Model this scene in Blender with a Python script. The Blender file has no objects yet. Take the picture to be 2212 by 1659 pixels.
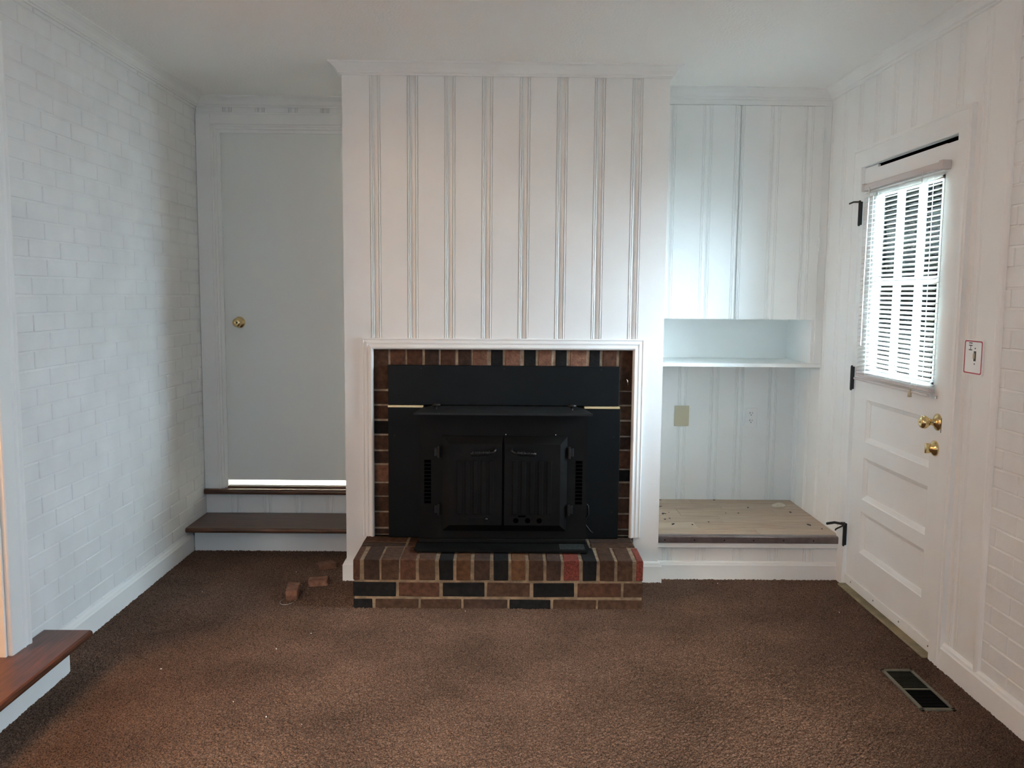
import bpy, bmesh, math, random
from mathutils import Vector, Matrix
random.seed(7)
SC = bpy.context.scene
COL = SC.collection

# ---------------------------------------------------------------- camera
F_PX = 1883.978
_p, _y, _r = [math.radians(a) for a in (5.824, 0.544, 0.509)]
R0 = Vector((math.cos(_y), -math.sin(_y), 0)); F0 = Vector((math.sin(_y), math.cos(_y), 0)); Z0 = Vector((0, 0, 1))
FW = F0 * math.cos(_p) - Z0 * math.sin(_p); U0 = F0 * math.sin(_p) + Z0 * math.cos(_p)
RT = math.cos(_r) * R0 + math.sin(_r) * U0; UP = -math.sin(_r) * R0 + math.cos(_r) * U0
cam_d = bpy.data.cameras.new('camera'); cam = bpy.data.objects.new('camera', cam_d); COL.objects.link(cam)
cam_d.sensor_width = 36; cam_d.lens = F_PX / 2212 * 36; cam_d.clip_start = 0.05
M = Matrix((RT, UP, -FW)).transposed().to_4x4(); M.translation = Vector((0, 0, 1.42)); cam.matrix_world = M
SC.camera = cam

# ---------------------------------------------------------------- world and lights
SC.view_settings.view_transform = 'Standard'
SC.view_settings.look = 'None'
SC.view_settings.gamma = 1.0
SC.view_settings.use_curve_mapping = False
SC.view_settings.exposure = 1.02
SC.cycles.max_bounces = 16; SC.cycles.diffuse_bounces = 12; SC.cycles.transparent_max_bounces = 16
w = bpy.data.worlds.new('world'); SC.world = w; w.use_nodes = True
bg = w.node_tree.nodes['Background']; bg.inputs[0].default_value = (0.70, 0.85, 1.0, 1); bg.inputs[1].default_value = 29.0

def light(name, kind, loc, direction, energy, color, **kw):
    d = bpy.data.lights.new(name, kind); o = bpy.data.objects.new(name, d); COL.objects.link(o)
    o.location = loc; o.rotation_euler = Vector(direction).to_track_quat('-Z', 'Y').to_euler()
    d.energy = energy; d.color = color
    for k, v in kw.items():
        setattr(d, k, v)
    return o
# low afternoon sun through the open patio door in the rear wall (soft, through thin cloud)
SUN = light('sun', 'SUN', (0, -6, 5), (0.05, 1.0, -0.365), 98.0, (1.0, 0.90, 0.78), angle=math.radians(8))
# daylight coming in at the openings (portals guide the sky's light)
pr = light('patio_door_daylight', 'AREA', (-0.15, -2.02, 1.03), (0, 1, 0), 1, (1, 1, 1), shape='RECTANGLE', size=2.2, size_y=2.0)
pr.data.cycles.is_portal = True
for _nm, _x, _y, _d in (('right_fill_portal', 1.83, -0.6, -1), ('left_fill_portal', -1.85, -0.5, 1)):  # portals of two unseen side windows, added for fill light
    _o = light(_nm, 'AREA', (_x, _y, 1.575), (_d, 0, 0), 1, (1, 1, 1), shape='RECTANGLE', size=2.2, size_y=1.55)
    _o.data.cycles.is_portal = True
pw = light('door_window_daylight', 'AREA', (1.78, 3.75, 1.49), (-1, 0, 0), 1, (1, 1, 1), shape='RECTANGLE', size=0.66, size_y=0.86)
pw.data.cycles.is_portal = True
# warm ceiling bulb in the hall beyond the left doorway
light('back_room_lamp', 'POINT', (-1.2, 5.75, 2.1), (0, 0, -1), 60, (1.0, 0.93, 0.82), shadow_soft_size=0.12)
light('hall_lamp', 'POINT', (-2.5, 1.9, 2.2), (0, 0, -1), 30, (1.0, 0.62, 0.32), shadow_soft_size=0.12)

# ---------------------------------------------------------------- materials
def mat(name, color, rough=0.5, metal=0.0, var=0.0, vscale=6.0, bump=0.0, bscale=80.0, detail=3.0,
        color2=None, spec=None, stretch=None, bdist=0.002, coat=0.0, ramp=(0.35, 0.65), rand=0.0, world=False):
    m = bpy.data.materials.new(name); m.use_nodes = True
    nt = m.node_tree; N = nt.nodes; L = nt.links
    b = N['Principled BSDF']
    b.inputs['Base Color'].default_value = (*color, 1); b.inputs['Roughness'].default_value = rough
    b.inputs['Metallic'].default_value = metal
    if spec is not None: b.inputs['Specular IOR Level'].default_value = spec
    if coat: b.inputs['Coat Weight'].default_value = coat; b.inputs['Coat Roughness'].default_value = 0.25
    tc = N.new('ShaderNodeTexCoord'); mp = N.new('ShaderNodeMapping')
    L.new(N.new('ShaderNodeNewGeometry').outputs['Position'] if world else tc.outputs['Object'], mp.inputs[0])
    if stretch: mp.inputs['Scale'].default_value = stretch
    if rand:
        oi = N.new('ShaderNodeObjectInfo'); mu = N.new('ShaderNodeMath'); mu.operation = 'MULTIPLY'; mu.inputs[1].default_value = 37.0
        L.new(oi.outputs['Random'], mu.inputs[0]); L.new(mu.outputs[0], mp.inputs['Location'])
    if var or color2:
        n = N.new('ShaderNodeTexNoise'); n.inputs['Scale'].default_value = vscale; n.inputs['Detail'].default_value = detail
        L.new(mp.outputs[0], n.inputs['Vector'])
        cr = N.new('ShaderNodeValToRGB'); L.new(n.outputs['Fac'], cr.inputs[0])
        c2 = color2 or tuple(c * (1 - var) for c in color)
        c1 = color if color2 else tuple(min(1, c * (1 + var * .5)) for c in color)
        cr.color_ramp.elements[0].position = ramp[0]; cr.color_ramp.elements[1].position = ramp[1]
        cr.color_ramp.elements[0].color = (*c2, 1); cr.color_ramp.elements[1].color = (*c1, 1)
        out = cr.outputs[0]
        if rand:
            hs = N.new('ShaderNodeHueSaturation'); mr = N.new('ShaderNodeMapRange')
            mr.inputs[3].default_value = 1 - rand; mr.inputs[4].default_value = 1 + rand
            L.new(oi.outputs['Random'], mr.inputs[0]); L.new(mr.outputs[0], hs.inputs['Value']); L.new(out, hs.inputs['Color'])
            out = hs.outputs[0]
        L.new(out, b.inputs['Base Color'])
    if bump:
        n2 = N.new('ShaderNodeTexNoise'); n2.inputs['Scale'].default_value = bscale; n2.inputs['Detail'].default_value = 4
        L.new(mp.outputs[0], n2.inputs['Vector'])
        bp = N.new('ShaderNodeBump'); bp.inputs['Strength'].default_value = bump; bp.inputs['Distance'].default_value = bdist
        L.new(n2.outputs['Fac'], bp.inputs['Height']); L.new(bp.outputs[0], b.inputs['Normal'])
    return m
WHITE = mat('white_paint', (0.858, 0.870, 0.858), 0.55, world=True, var=0.03, vscale=3, bump=0.25, bscale=45, bdist=0.001)
WHITE_BRICK = mat('white_painted_brick', (0.805, 0.822, 0.818), 0.58, world=True, var=0.05, vscale=5, bump=0.4, bscale=60, bdist=0.002)
DOORPAINT = mat('grey_white_door_paint', (0.79, 0.815, 0.79), 0.45, bump=0.1, bscale=60, bdist=0.0006)
CEIL = mat('ceiling_stipple', (0.93, 0.935, 0.912), 0.9, bump=0.7, bscale=95, bdist=0.005)
WARMWALL = mat('hall_paint', (0.75, 0.6, 0.42), 0.8)
DARKWOOD = mat('dark_stained_wood', (0.15, 0.068, 0.036), 0.33, color2=(0.055, 0.026, 0.016), vscale=7, detail=6, stretch=(1, 14, 14), bump=0.2, bscale=12, bdist=0.0008)
DARKWOOD_Y = mat('dark_stained_wood_along', (0.14, 0.045, 0.02), 0.3, color2=(0.055, 0.02, 0.01), vscale=7, detail=6, stretch=(14, 1, 14), bump=0.2, bscale=12, bdist=0.0008)
LAMINATE = [mat('laminate_%d' % i, c, 0.5, color2=d, vscale=6, detail=7, stretch=(1, 16, 1), bump=0.1, bscale=20, rand=0.10)
            for i, (c, d) in enumerate([((0.50, 0.37, 0.26), (0.37, 0.255, 0.17)), ((0.54, 0.42, 0.31), (0.42, 0.30, 0.21))])]
STRIP = mat('grey_brown_metal_strip', (0.20, 0.16, 0.15), 0.38, metal=0.5, var=0.2, vscale=20)
BLACK = mat('black_stove_paint', (0.0062, 0.0062, 0.0058), 0.5, spec=.17, var=0.3, vscale=9, bump=0.3, bscale=300, bdist=0.0005)
BLACKPANEL = mat('black_sheet_steel', (0.0045, 0.0062, 0.0066), 0.45, spec=.2, var=0.25, vscale=5, bump=0.05, bscale=100)
BLACKTOP = mat('black_cast_top', (0.010, 0.011, 0.011), 0.42, spec=.4, var=0.3, vscale=9, bump=0.2, bscale=100)
PIT = mat('opening_shade', (0.001, 0.001, 0.001), 1.0, spec=0.0)  # flat black painting the shade inside holes and gaps
BRASS = mat('polished_brass', (0.74, 0.57, 0.29), 0.17, metal=1.0)
BRASSFLAT = mat('brass_trim', (0.78, 0.62, 0.36), 0.35, metal=0.6)
IRON = mat('black_iron', (0.012, 0.011, 0.011), 0.45, metal=0.3)
STEEL = mat('bright_steel', (0.6, 0.6, 0.6), 0.25, metal=1.0)
IVORY = mat('ivory_plastic', (0.53, 0.48, 0.34), 0.4)
WPLASTIC = mat('white_plastic', (0.86, 0.86, 0.85), 0.3)
BLINDM = mat('blind_vinyl', (0.82, 0.82, 0.80), 0.4)
_n = BLINDM.node_tree; _tr = _n.nodes.new('ShaderNodeBsdfTranslucent'); _tr.inputs[0].default_value = (0.8, 0.85, 0.85, 1); _mx = _n.nodes.new('ShaderNodeMixShader'); _mx.inputs[0].default_value = 0.25
_n.links.new(_n.nodes['Principled BSDF'].outputs[0], _mx.inputs[1]); _n.links.new(_tr.outputs[0], _mx.inputs[2]); _n.links.new(_mx.outputs[0], _n.nodes['Material Output'].inputs[0])
RAILM = mat('blind_rail', (0.62, 0.56, 0.54), 0.4)
RED = mat('red_print', (0.42, 0.02, 0.03), 0.4)
BLACKINK = mat('black_print', (0.02, 0.02, 0.02), 0.5)
SLOT = mat('socket_dark', (0.03, 0.03, 0.03), 0.6)
TAN = mat('olive_threshold', (0.26, 0.21, 0.11), 0.5, var=0.3, vscale=15)
VENTM = mat('vent_frame_metal', (0.15, 0.14, 0.10), 0.5, metal=0.3, var=0.2, vscale=30)
BRIGHT = mat('clean_white_vinyl', (0.86, 0.86, 0.84), 0.35)
PLATE = mat('worn_data_plate', (0.10, 0.115, 0.11), 0.4, metal=0.6, color2=(0.03, 0.035, 0.035), vscale=90)
MORTAR = mat('tan_mortar', (0.25, 0.18, 0.115), 0.95, var=0.35, vscale=30, bump=1, bscale=120, bdist=0.004)
MORTAR_L = mat('pale_mortar', (0.40, 0.33, 0.25), 0.95, var=0.35, vscale=25, bump=1, bscale=120, bdist=0.004)
def brickmat(n, c, d, sc=45):
    return mat(n, c, 0.85, spec=0.2, color2=d, vscale=sc, detail=5, bump=0.9, bscale=110, bdist=0.003, rand=0.18, ramp=(0.3, 0.68))
BK = {'r': brickmat('brick_red_brown', (0.115, 0.053, 0.032), (0.054, 0.025, 0.016)),
      'b': brickmat('brick_brown', (0.090, 0.048, 0.029), (0.043, 0.023, 0.015)),
      'd': brickmat('brick_dark_brown', (0.065, 0.036, 0.025), (0.03, 0.019, 0.015)),
      'k': brickmat('brick_charcoal', (0.014, 0.013, 0.013), (0.006, 0.006, 0.006)),
      'o': brickmat('brick_orange_brown', (0.137, 0.066, 0.030), (0.072, 0.035, 0.018)),
      's': brickmat('brick_red_speckled', (0.27, 0.062, 0.045), (0.08, 0.028, 0.02), 130),
      'l': brickmat('brick_light_brown', (0.24, 0.125, 0.08), (0.13, 0.06, 0.04))}
# carpet
def carpet_mat():
    m = bpy.data.materials.new('brown_carpet'); m.use_nodes = True; nt = m.node_tree; N = nt.nodes; L = nt.links
    b = N['Principled BSDF']; b.inputs['Roughness'].default_value = 1.0; b.inputs['Specular IOR Level'].default_value = 0.1
    tc = N.new('ShaderNodeTexCoord')
    n1 = N.new('ShaderNodeTexNoise'); n1.inputs['Scale'].default_value = 210; n1.inputs['Detail'].default_value = 2
    n2 = N.new('ShaderNodeTexNoise'); n2.inputs['Scale'].default_value = 2.6; n2.inputs['Detail'].default_value = 4
    n3 = N.new('ShaderNodeTexNoise'); n3.inputs['Scale'].default_value = 330; n3.inputs['Detail'].default_value = 2
    for n in (n1, n2, n3): L.new(tc.outputs['Object'], n.inputs['Vector'])
    c1 = N.new('ShaderNodeValToRGB'); L.new(n1.outputs['Fac'], c1.inputs[0])
    c1.color_ramp.elements[0].position = 0.34; c1.color_ramp.elements[1].position = 0.66
    c1.color_ramp.elements[0].color = (0.058, 0.036, 0.026, 1); c1.color_ramp.elements[1].color = (0.21, 0.132, 0.095, 1)
    c2 = N.new('ShaderNodeValToRGB'); L.new(n2.outputs['Fac'], c2.inputs[0])
    c2.color_ramp.elements[0].position = 0.3; c2.color_ramp.elements[1].position = 0.7
    c2.color_ramp.elements[0].color = (0.76, 0.745, 0.74, 1); c2.color_ramp.elements[1].color = (1.24, 1.2, 1.17, 1)
    mx = N.new('ShaderNodeMix'); mx.data_type = 'RGBA'; mx.blend_type = 'MULTIPLY'; mx.inputs[0].default_value = 1
    L.new(c1.outputs[0], mx.inputs[6]); L.new(c2.outputs[0], mx.inputs[7]); L.new(mx.outputs[2], b.inputs['Base Color'])
    bp = N.new('ShaderNodeBump'); bp.inputs['Strength'].default_value = 1; bp.inputs['Distance'].default_value = 0.006
    L.new(n3.outputs['Fac'], bp.inputs['Height']); L.new(bp.outputs[0], b.inputs['Normal'])
    return m
CARPET = carpet_mat()
def glass_mat():
    m = bpy.data.materials.new('window_glass'); m.use_nodes = True; nt = m.node_tree; N = nt.nodes; L = nt.links
    N.remove(N['Principled BSDF']); o = N['Material Output']
    t = N.new('ShaderNodeBsdfTransparent'); t.inputs[0].default_value = (0.93, 0.96, 0.96, 1)
    g = N.new('ShaderNodeBsdfGlossy'); g.inputs['Roughness'].default_value = 0.02
    f = N.new('ShaderNodeLayerWeight'); f.inputs[0].default_value = 0.12; mx = N.new('ShaderNodeMixShader')
    L.new(f.outputs['Fresnel'], mx.inputs[0]); L.new(t.outputs[0], mx.inputs[1]); L.new(g.outputs[0], mx.inputs[2]); L.new(mx.outputs[0], o.inputs[0])
    return m
GLASS = glass_mat()

# ---------------------------------------------------------------- helpers
def link(name, me, m, parent=None, loc=None):
    o = bpy.data.objects.new(name, me); COL.objects.link(o)
    if m is not None and not me.materials: me.materials.append(m)
    if parent is not None: o.parent = parent
    if loc is not None: o.location = loc
    return o
def tag(o, label=None, cat=None, group=None, kind=None):
    if label: o['label'] = label
    if cat: o['category'] = cat
    if group: o['group'] = group
    if kind: o['kind'] = kind
    return o
def struct(o): o['kind'] = 'structure'; return o
def empty(name, label, cat, group=None, loc=(0, 0, 0)):
    o = bpy.data.objects.new(name, None); COL.objects.link(o); o.location = loc; o.empty_display_size = 0.1
    return tag(o, label, cat, group)
def sempty(name, loc=(0, 0, 0)):
    o = bpy.data.objects.new(name, None); COL.objects.link(o); o['kind'] = 'structure'; o.location = loc; return o
def fin(bm, name, m, parent=None, smooth=False):
    bmesh.ops.recalc_face_normals(bm, faces=bm.faces[:])
    me = bpy.data.meshes.new(name); bm.to_mesh(me); bm.free()
    if smooth:
        for p in me.polygons: p.use_smooth = True
    if parent is not None:
        me.transform(Matrix.Translation(-wloc(parent)))
    return link(name, me, m, parent)
def wloc(o):
    v = Vector((0, 0, 0))
    while o is not None:
        v += o.location; o = o.parent
    return v
def addbox(bm, a, b, bev=0.0, seg=1):
    x0, y0, z0 = [min(p, q) for p, q in zip(a, b)]; x1, y1, z1 = [max(p, q) for p, q in zip(a, b)]
    vs = [bm.verts.new(v) for v in ((x0, y0, z0), (x1, y0, z0), (x1, y1, z0), (x0, y1, z0), (x0, y0, z1), (x1, y0, z1), (x1, y1, z1), (x0, y1, z1))]
    fs = [bm.faces.new([vs[i] for i in f]) for f in ((0, 3, 2, 1), (4, 5, 6, 7), (0, 1, 5, 4), (1, 2, 6, 5), (2, 3, 7, 6), (3, 0, 4, 7))]
    if bev:
        es = list({e for f in fs for e in f.edges})
        bmesh.ops.bevel(bm, geom=es, offset=bev, segments=seg, affect='EDGES', profile=0.5)
def box(name, a, b, m, parent=None, bev=0.0, seg=1):
    bm = bmesh.new(); addbox(bm, a, b, bev, seg); return fin(bm, name, m, parent)
def boxes(name, lst, m, parent=None, bev=0.0):
    bm = bmesh.new()
    for a, b in lst: addbox(bm, a, b, bev)
    return fin(bm, name, m, parent)
def frame_of(axis):
    a = Vector(axis).normalized(); t = Vector((0, 0, 1)) if abs(a.z) < 0.9 else Vector((1, 0, 0))
    u = a.cross(t).normalized(); return a, u, a.cross(u)
def addcyl(bm, p, axis, r, length, n=16, r2=None):
    a, u, v = frame_of(axis); p = Vector(p); r2 = r if r2 is None else r2
    A = [bm.verts.new(p + (u * math.cos(t) + v * math.sin(t)) * r) for t in [2 * math.pi * i / n for i in range(n)]]
    B = [bm.verts.new(p + a * length + (u * math.cos(t) + v * math.sin(t)) * r2) for t in [2 * math.pi * i / n for i in range(n)]]
    for i in range(n): bm.faces.new((A[i], A[(i + 1) % n], B[(i + 1) % n], B[i]))
    bm.faces.new(A[::-1]); bm.faces.new(B)
def lathe(name, p, axis, prof, m, parent=None, n=24, bm=None, sc=(1, 1)):
    own = bm is None; bm = bm or bmesh.new()
    a, u, v = frame_of(axis); p = Vector(p); rings = []
    for (d, r) in prof:
        rings.append([bm.verts.new(p + a * d + (u * math.cos(t) * sc[0] + v * math.sin(t) * sc[1]) * max(r, 1e-5)) for t in [2 * math.pi * i / n for i in range(n)]])
    for A, B in zip(rings, rings[1:]):
        for i in range(n): bm.faces.new((A[i], A[(i + 1) % n], B[(i + 1) % n], B[i]))
    bm.faces.new(rings[0][::-1]); bm.faces.new(rings[-1])
    if own: return fin(bm, name, m, parent, smooth=True)
def addtube(bm, pts, r, n=8):
    pts = [Vector(p) for p in pts]; rings = []
    up = None
    for i, p in enumerate(pts):
        t = (pts[min(i + 1, len(pts) - 1)] - pts[max(i - 1, 0)]).normalized()
        if up is None: up = frame_of(t)[1]
        up = (up - t * up.dot(t)).normalized(); v = t.cross(up)
        rings.append([bm.verts.new(p + (up * math.cos(2 * math.pi * k / n) + v * math.sin(2 * math.pi * k / n)) * r) for k in range(n)])
    for A, B in zip(rings, rings[1:]):
        for i in range(n): bm.faces.new((A[i], A[(i + 1) % n], B[(i + 1) % n], B[i]))
    bm.faces.new(rings[0][::-1]); bm.faces.new(rings[-1])
def tube(name, pts, r, m, parent=None, n=8):
    bm = bmesh.new(); addtube(bm, pts, r, n); return fin(bm, name, m, parent, smooth=True)
def addprism(bm, prof, f0, f1):
    """closed 2D profile; f0/f1 map a profile point to its two end positions"""
    A = [bm.verts.new(f0(*q)) for q in prof]; B = [bm.verts.new(f1(*q)) for q in prof]; n = len(prof)
    for i in range(n): bm.faces.new((A[i], A[(i + 1) % n], B[(i + 1) % n], B[i]))
    bm.faces.new(A[::-1]); bm.faces.new(B)
def sweep(name, path, prof, to3, m, parent=None, segs=None, closed=False):
    """sweep a closed (out, h) profile along a 2D path with mitred corners; out = to the right of travel"""
    P = [Vector(p) for p in path]; n = len(P); off = []
    for i in range(n):
        ds = []
        if i > 0: ds.append((P[i] - P[i - 1]).normalized())
        if i < n - 1: ds.append((P[i + 1] - P[i]).normalized())
        ns = [Vector((d.y, -d.x)) for d in ds]
        if len(ns) == 1: off.append(ns[0])
        else:
            s = (ns[0] + ns[1]); off.append(s / (s.length_squared / 2) if s.length > 1e-6 else ns[0])
    bm = bmesh.new()
    for i in (segs if segs is not None else range(n - 1)):
        addprism(bm, prof, lambda a, h: to3(P[i] + off[i] * a, h), lambda a, h: to3(P[i + 1] + off[i + 1] * a, h))
    return fin(bm, name, m, parent)
PLAN = lambda p, h: Vector((p.x, p.y, h))
# panelling seam: t = distance from seam centre, d = depth below the face
SEAM = [(0.0262, 0.0), (0.0248, 0.0062), (0.0238, 0.0062), (0.0224, 0.0004), (0.0205, -0.0008), (0.0185, -0.0008), (0.0166, 0.0004), (0.0154, 0.0064), (0.0144, 0.0064), (0.0130, 0.0008), (0.0112, 0.0008), (0.0085, 0.0062), (0.0045, 0.0092), (0.0, 0.0098)]
SEAM_DEPTH = 1.0
def board_prof(a, b, seams, thick=0.012):
    """polyline across [a,b] with seam halves at positions in seams"""
    pts = []
    for s in sorted(seams):
        full = [(s - t, d) for t, d in SEAM] + [(s + t, d) for t, d in reversed(SEAM[:-1])]
        pts += [(x, d * SEAM_DEPTH) for x, d in full if a - 1e-6 <= x <= b + 1e-6]
    if not pts or pts[0][0] > a + 1e-6: pts.insert(0, (a, 0.0))
    if pts[-1][0] < b - 1e-6: pts.append((b, 0.0))
    return pts + [(b, thick), (a, thick)]
def boards(parent, a, b, seams, to3, z0, z1, m, thick=0.012):
    """split [a,b] at seam centres; one 'board' object each"""
    cuts = [a] + [s for s in sorted(seams) if a + 0.004 < s < b - 0.004] + [b]
    for p, q in zip(cuts, cuts[1:]):
        zz0, zz1 = (z0(p, q) if callable(z0) else z0), (z1(p, q) if callable(z1) else z1)
        bm = bmesh.new(); addprism(bm, board_prof(p, q, seams, thick), lambda t, d: to3(t, d, zz0), lambda t, d: to3(t, d, zz1))
        fin(bm, 'board', m, parent)
_bvar = {}
def brick_mesh(sx, sy, sz, seed, bev=0.0028, jit=0.0012, fine=False):
    if fine: jit = 0.0002
    key = (round(sx, 4), round(sy, 4), round(sz, 4), seed)
    if key in _bvar: return _bvar[key]
    rnd = random.Random(seed * 7919 + 13)
    bm = bmesh.new(); addbox(bm, (-sx / 2, -sy / 2, -sz / 2), (sx / 2, sy / 2, sz / 2), bev)
    for v in bm.verts: v.co += Vector([rnd.uniform(-jit, jit) for _ in range(3)])
    bmesh.ops.recalc_face_normals(bm, faces=bm.faces[:])
    me = bpy.data.meshes.new('brick'); bm.to_mesh(me); bm.free(); _bvar[key] = me; return me
def brick(parent, a, b, m, seed=None, name='brick', rot=0.0):
    a = Vector(a); b = Vector(b); s = b - a; c = (a + b) / 2
    me = brick_mesh(abs(s.x), abs(s.y), abs(s.z), random.randrange(10 ** 6) if seed is None else seed, fine=seed is not None)
    if not me.materials: me.materials.append(m)
    o = bpy.data.objects.new(name, me); COL.objects.link(o); o.parent = parent
    o.location = c - (wloc(parent) if parent else Vector((0, 0, 0)))
    o.rotation_euler = [random.uniform(-rot, rot) for _ in range(3)]
    return o

# ---------------------------------------------------------------- room dimensions
XL, XR, YC, YD, YB, YCAB, YPF, ZC, YR = -1.72, 1.705, 4.233, 4.981, 5.07, 4.66, 4.282, 2.497, -2.0
CX0, CX1 = -0.774, 0.775
ZCR = 2.447

# ================================================================ SETTING
struct(box('floor', (XL - .05, YR - .2, -0.12), (XR + .3, YB + .15, -0.004), CARPET))
struct(box('ceiling', (-3.4, YR - .2, ZC), (XR + .3, YB + 1.2, ZC + .12), CEIL))
# carpet pile: a fine uneven grid over the part of the floor in view
def pile():
    rnd = random.Random(3); x0, x1, y0, y1 = XL, XR, 2.15, 4.74; dx, dy = 0.0062, 0.0066
    nx = int((x1 - x0) / dx) + 1; ny = int((y1 - y0) / dy) + 1; vs = []; u = rnd.uniform
    for j in range(ny):
        for i in range(nx):
            e = 0 if (i in (0, nx - 1)) else 1
            vs.append((x0 + i * dx + u(-.002, .002) * e, y0 + j * dy + u(-.002, .002), u(-.0025, .0045)))
    def hid(x, y):
        return (y > 4.25 and -.76 < x < .76) or (y > 3.86 and -.655 < x < .62) or (x > .77 and y > 4.30) or (x < -1.65 and y < 3.13)
    fs = [(j * nx + i, j * nx + i + 1, (j + 1) * nx + i + 1, (j + 1) * nx + i) for j in range(ny - 1) for i in range(nx - 1) if not hid(x0 + i * dx, y0 + j * dy)]
    me = bpy.data.meshes.new('carpet_pile'); me.from_pydata(vs, [], fs); me.update()
    o = link('carpet_pile', me, CARPET); tag(o, 'brown wall-to-wall carpet pile covering the room floor', 'carpet', kind='stuff')
pile()

# ---- left wall: painted brick, doorway near the camera
LW = sempty('wall_left', (XL, 0, 0))
OP0, OP1, OPH = 1.55, 2.93, 2.2
boxes('backing', [((XL - .15, OP1, 0), (XL - .0036, YB + .1, ZC)), ((XL - .15, OP0, OPH), (XL - .0036, OP1, ZC)), ((XL - .15, .6, 0), (XL - .0036, OP0, ZC)), ((XL - .15, YR, 0), (XL - .0036, -1.6, ZC)), ((XL - .15, -1.6, 0), (XL - .0036, .6, .8)), ((XL - .15, -1.6, 2.35), (XL - .0036, .6, ZC))], WHITE_BRICK, LW)
PITCH, ROW = 0.227, 0.068
def brick_wall(parent, x, sign, yA, yB, zphase, yphase, row, y_obj0, y_obj1, pitch):
    """bricks as objects between y_obj0..y_obj1, the rest joined as one stuff part"""
    bm = bmesh.new(); k0 = int((0.09 - zphase) / row) - 1; cnt = 0
    rnd = random.Random(11)
    for k in range(k0, k0 + 60):
        zb = zphase + k * row
        if zb > 2.47 or zb + row < 0.06: continue
        shift = (k % 2) * pitch / 2 + rnd.uniform(-.012, .012)
        j0 = int((yA - yphase) / pitch) - 2
        for j in range(j0, j0 + 60):
            a = yphase + shift + j * pitch + 0.0025; b = a + pitch - 0.005
            a2, b2 = max(a, yA), min(b, yB)
            if b2 - a2 < 0.02: continue
            z0_, z1_ = zb + 0.0026, min(zb + row - 0.0026, 2.48)
            pr_ = rnd.uniform(-.0009, .0007)
            xa, xb = x - sign * 0.030, x + sign * pr_
            if a2 >= y_obj0 - 1e-6 and b2 <= y_obj1 + 1e-6 and cnt < 300:
                cnt += 1
                o = brick(parent, (min(xa, xb), a, z0_), (max(xa, xb), b, z1_), WHITE_BRICK, seed=rnd.randrange(6)) if (a2 == a and b2 == b and z1_ == zb + row - 0.0026) else brick(parent, (min(xa, xb), a2, z0_), (max(xa, xb), b2, z1_), WHITE_BRICK, seed=rnd.randrange(6))
                o.rotation_euler = (rnd.uniform(-.006, .006), rnd.uniform(-.002, .002), rnd.uniform(-.0008, .0008))
                o.location.z += rnd.uniform(-.0012, .0012)
            else:
                addbox(bm, (xa, a2, z0_), (xb, b2, z1_), 0.0026)
    if len(bm.verts):
        o = fin(bm, 'brickwork', WHITE_BRICK, parent); o['kind'] = 'stuff'
    else: bm.free()
    return cnt
_bvar.clear()
n1 = brick_wall(LW, XL, 1, OP1 + .13, YD - .005, 1.4035, 3.4265, ROW, OP1 + .13, YD, PITCH)
brick_wall(LW, XL, 1, .6, OP0 - .1, 1.4035, 3.4265, ROW, 99, 99, PITCH)
print('left bricks', n1)
# ---- right wall: painted panelling and painted brick, with the door
RW = sempty('wall_right', (XR, 0, 0))
DY0, DY1, DH = 3.315, 4.203, 2.036
TB = 0.0122
boxes('backing', [((XR + TB, DY1, 0), (XR + .14, YB + .1, ZC)), ((XR + TB, DY0, DH), (XR + .14, DY1, ZC)), ((XR + TB, 3.0, 0), (XR + .14, DY0, ZC)), ((XR + .0036, .5, 0), (XR + .14, 3.0, ZC)), ((XR + .0036, YR, 0), (XR + .14, -1.7, ZC)), ((XR + .0036, -1.7, 0), (XR + .14, .5, .8)), ((XR + .0036, -1.7, 2.35), (XR + .14, .5, ZC))], WHITE, RW)
SEAM_DEPTH = 0.5
seamsR = [5.02, 4.836, 4.651, 4.467, 4.283, 4.096, 3.908, 3.722, 3.536, 3.35, 3.165]
toR = lambda t, d, z: Vector((XR + d, t, z))
def zlow(p, q): return 2.10 if (p + q) / 2 < 4.3 and (p + q) / 2 > 3.2 else 0.0
bR = [3.0, 3.165, 3.35, 3.536, 3.722, 3.908, 4.096, 4.283, 4.467, 4.651, 4.836, 5.02, YB]
for p, q in zip(bR, bR[1:]):
    # boards beside the door run to the floor, boards over it stop at the casing
    spans = [(p, q, 0.0)] if (q <= 3.17 or p >= 4.28) else [(p, q, 2.10)]
    if p == 3.165: spans = [(p, 3.25, 0.0), (3.25, q, 2.10)]
    for a_, b_, z_ in spans:
        bm = bmesh.new(); zz = 2.462
        addprism(bm, board_prof(a_, b_, seamsR), lambda t, d: toR(t, d, z_), lambda t, d: toR(t, d, zz)); fin(bm, 'board', WHITE, RW)
brick_wall(RW, XR, -1, .5, 2.975, 1.2515, 2.93 - .227 * 4, 0.0687, 2.45, 2.98, 0.227)
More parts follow.
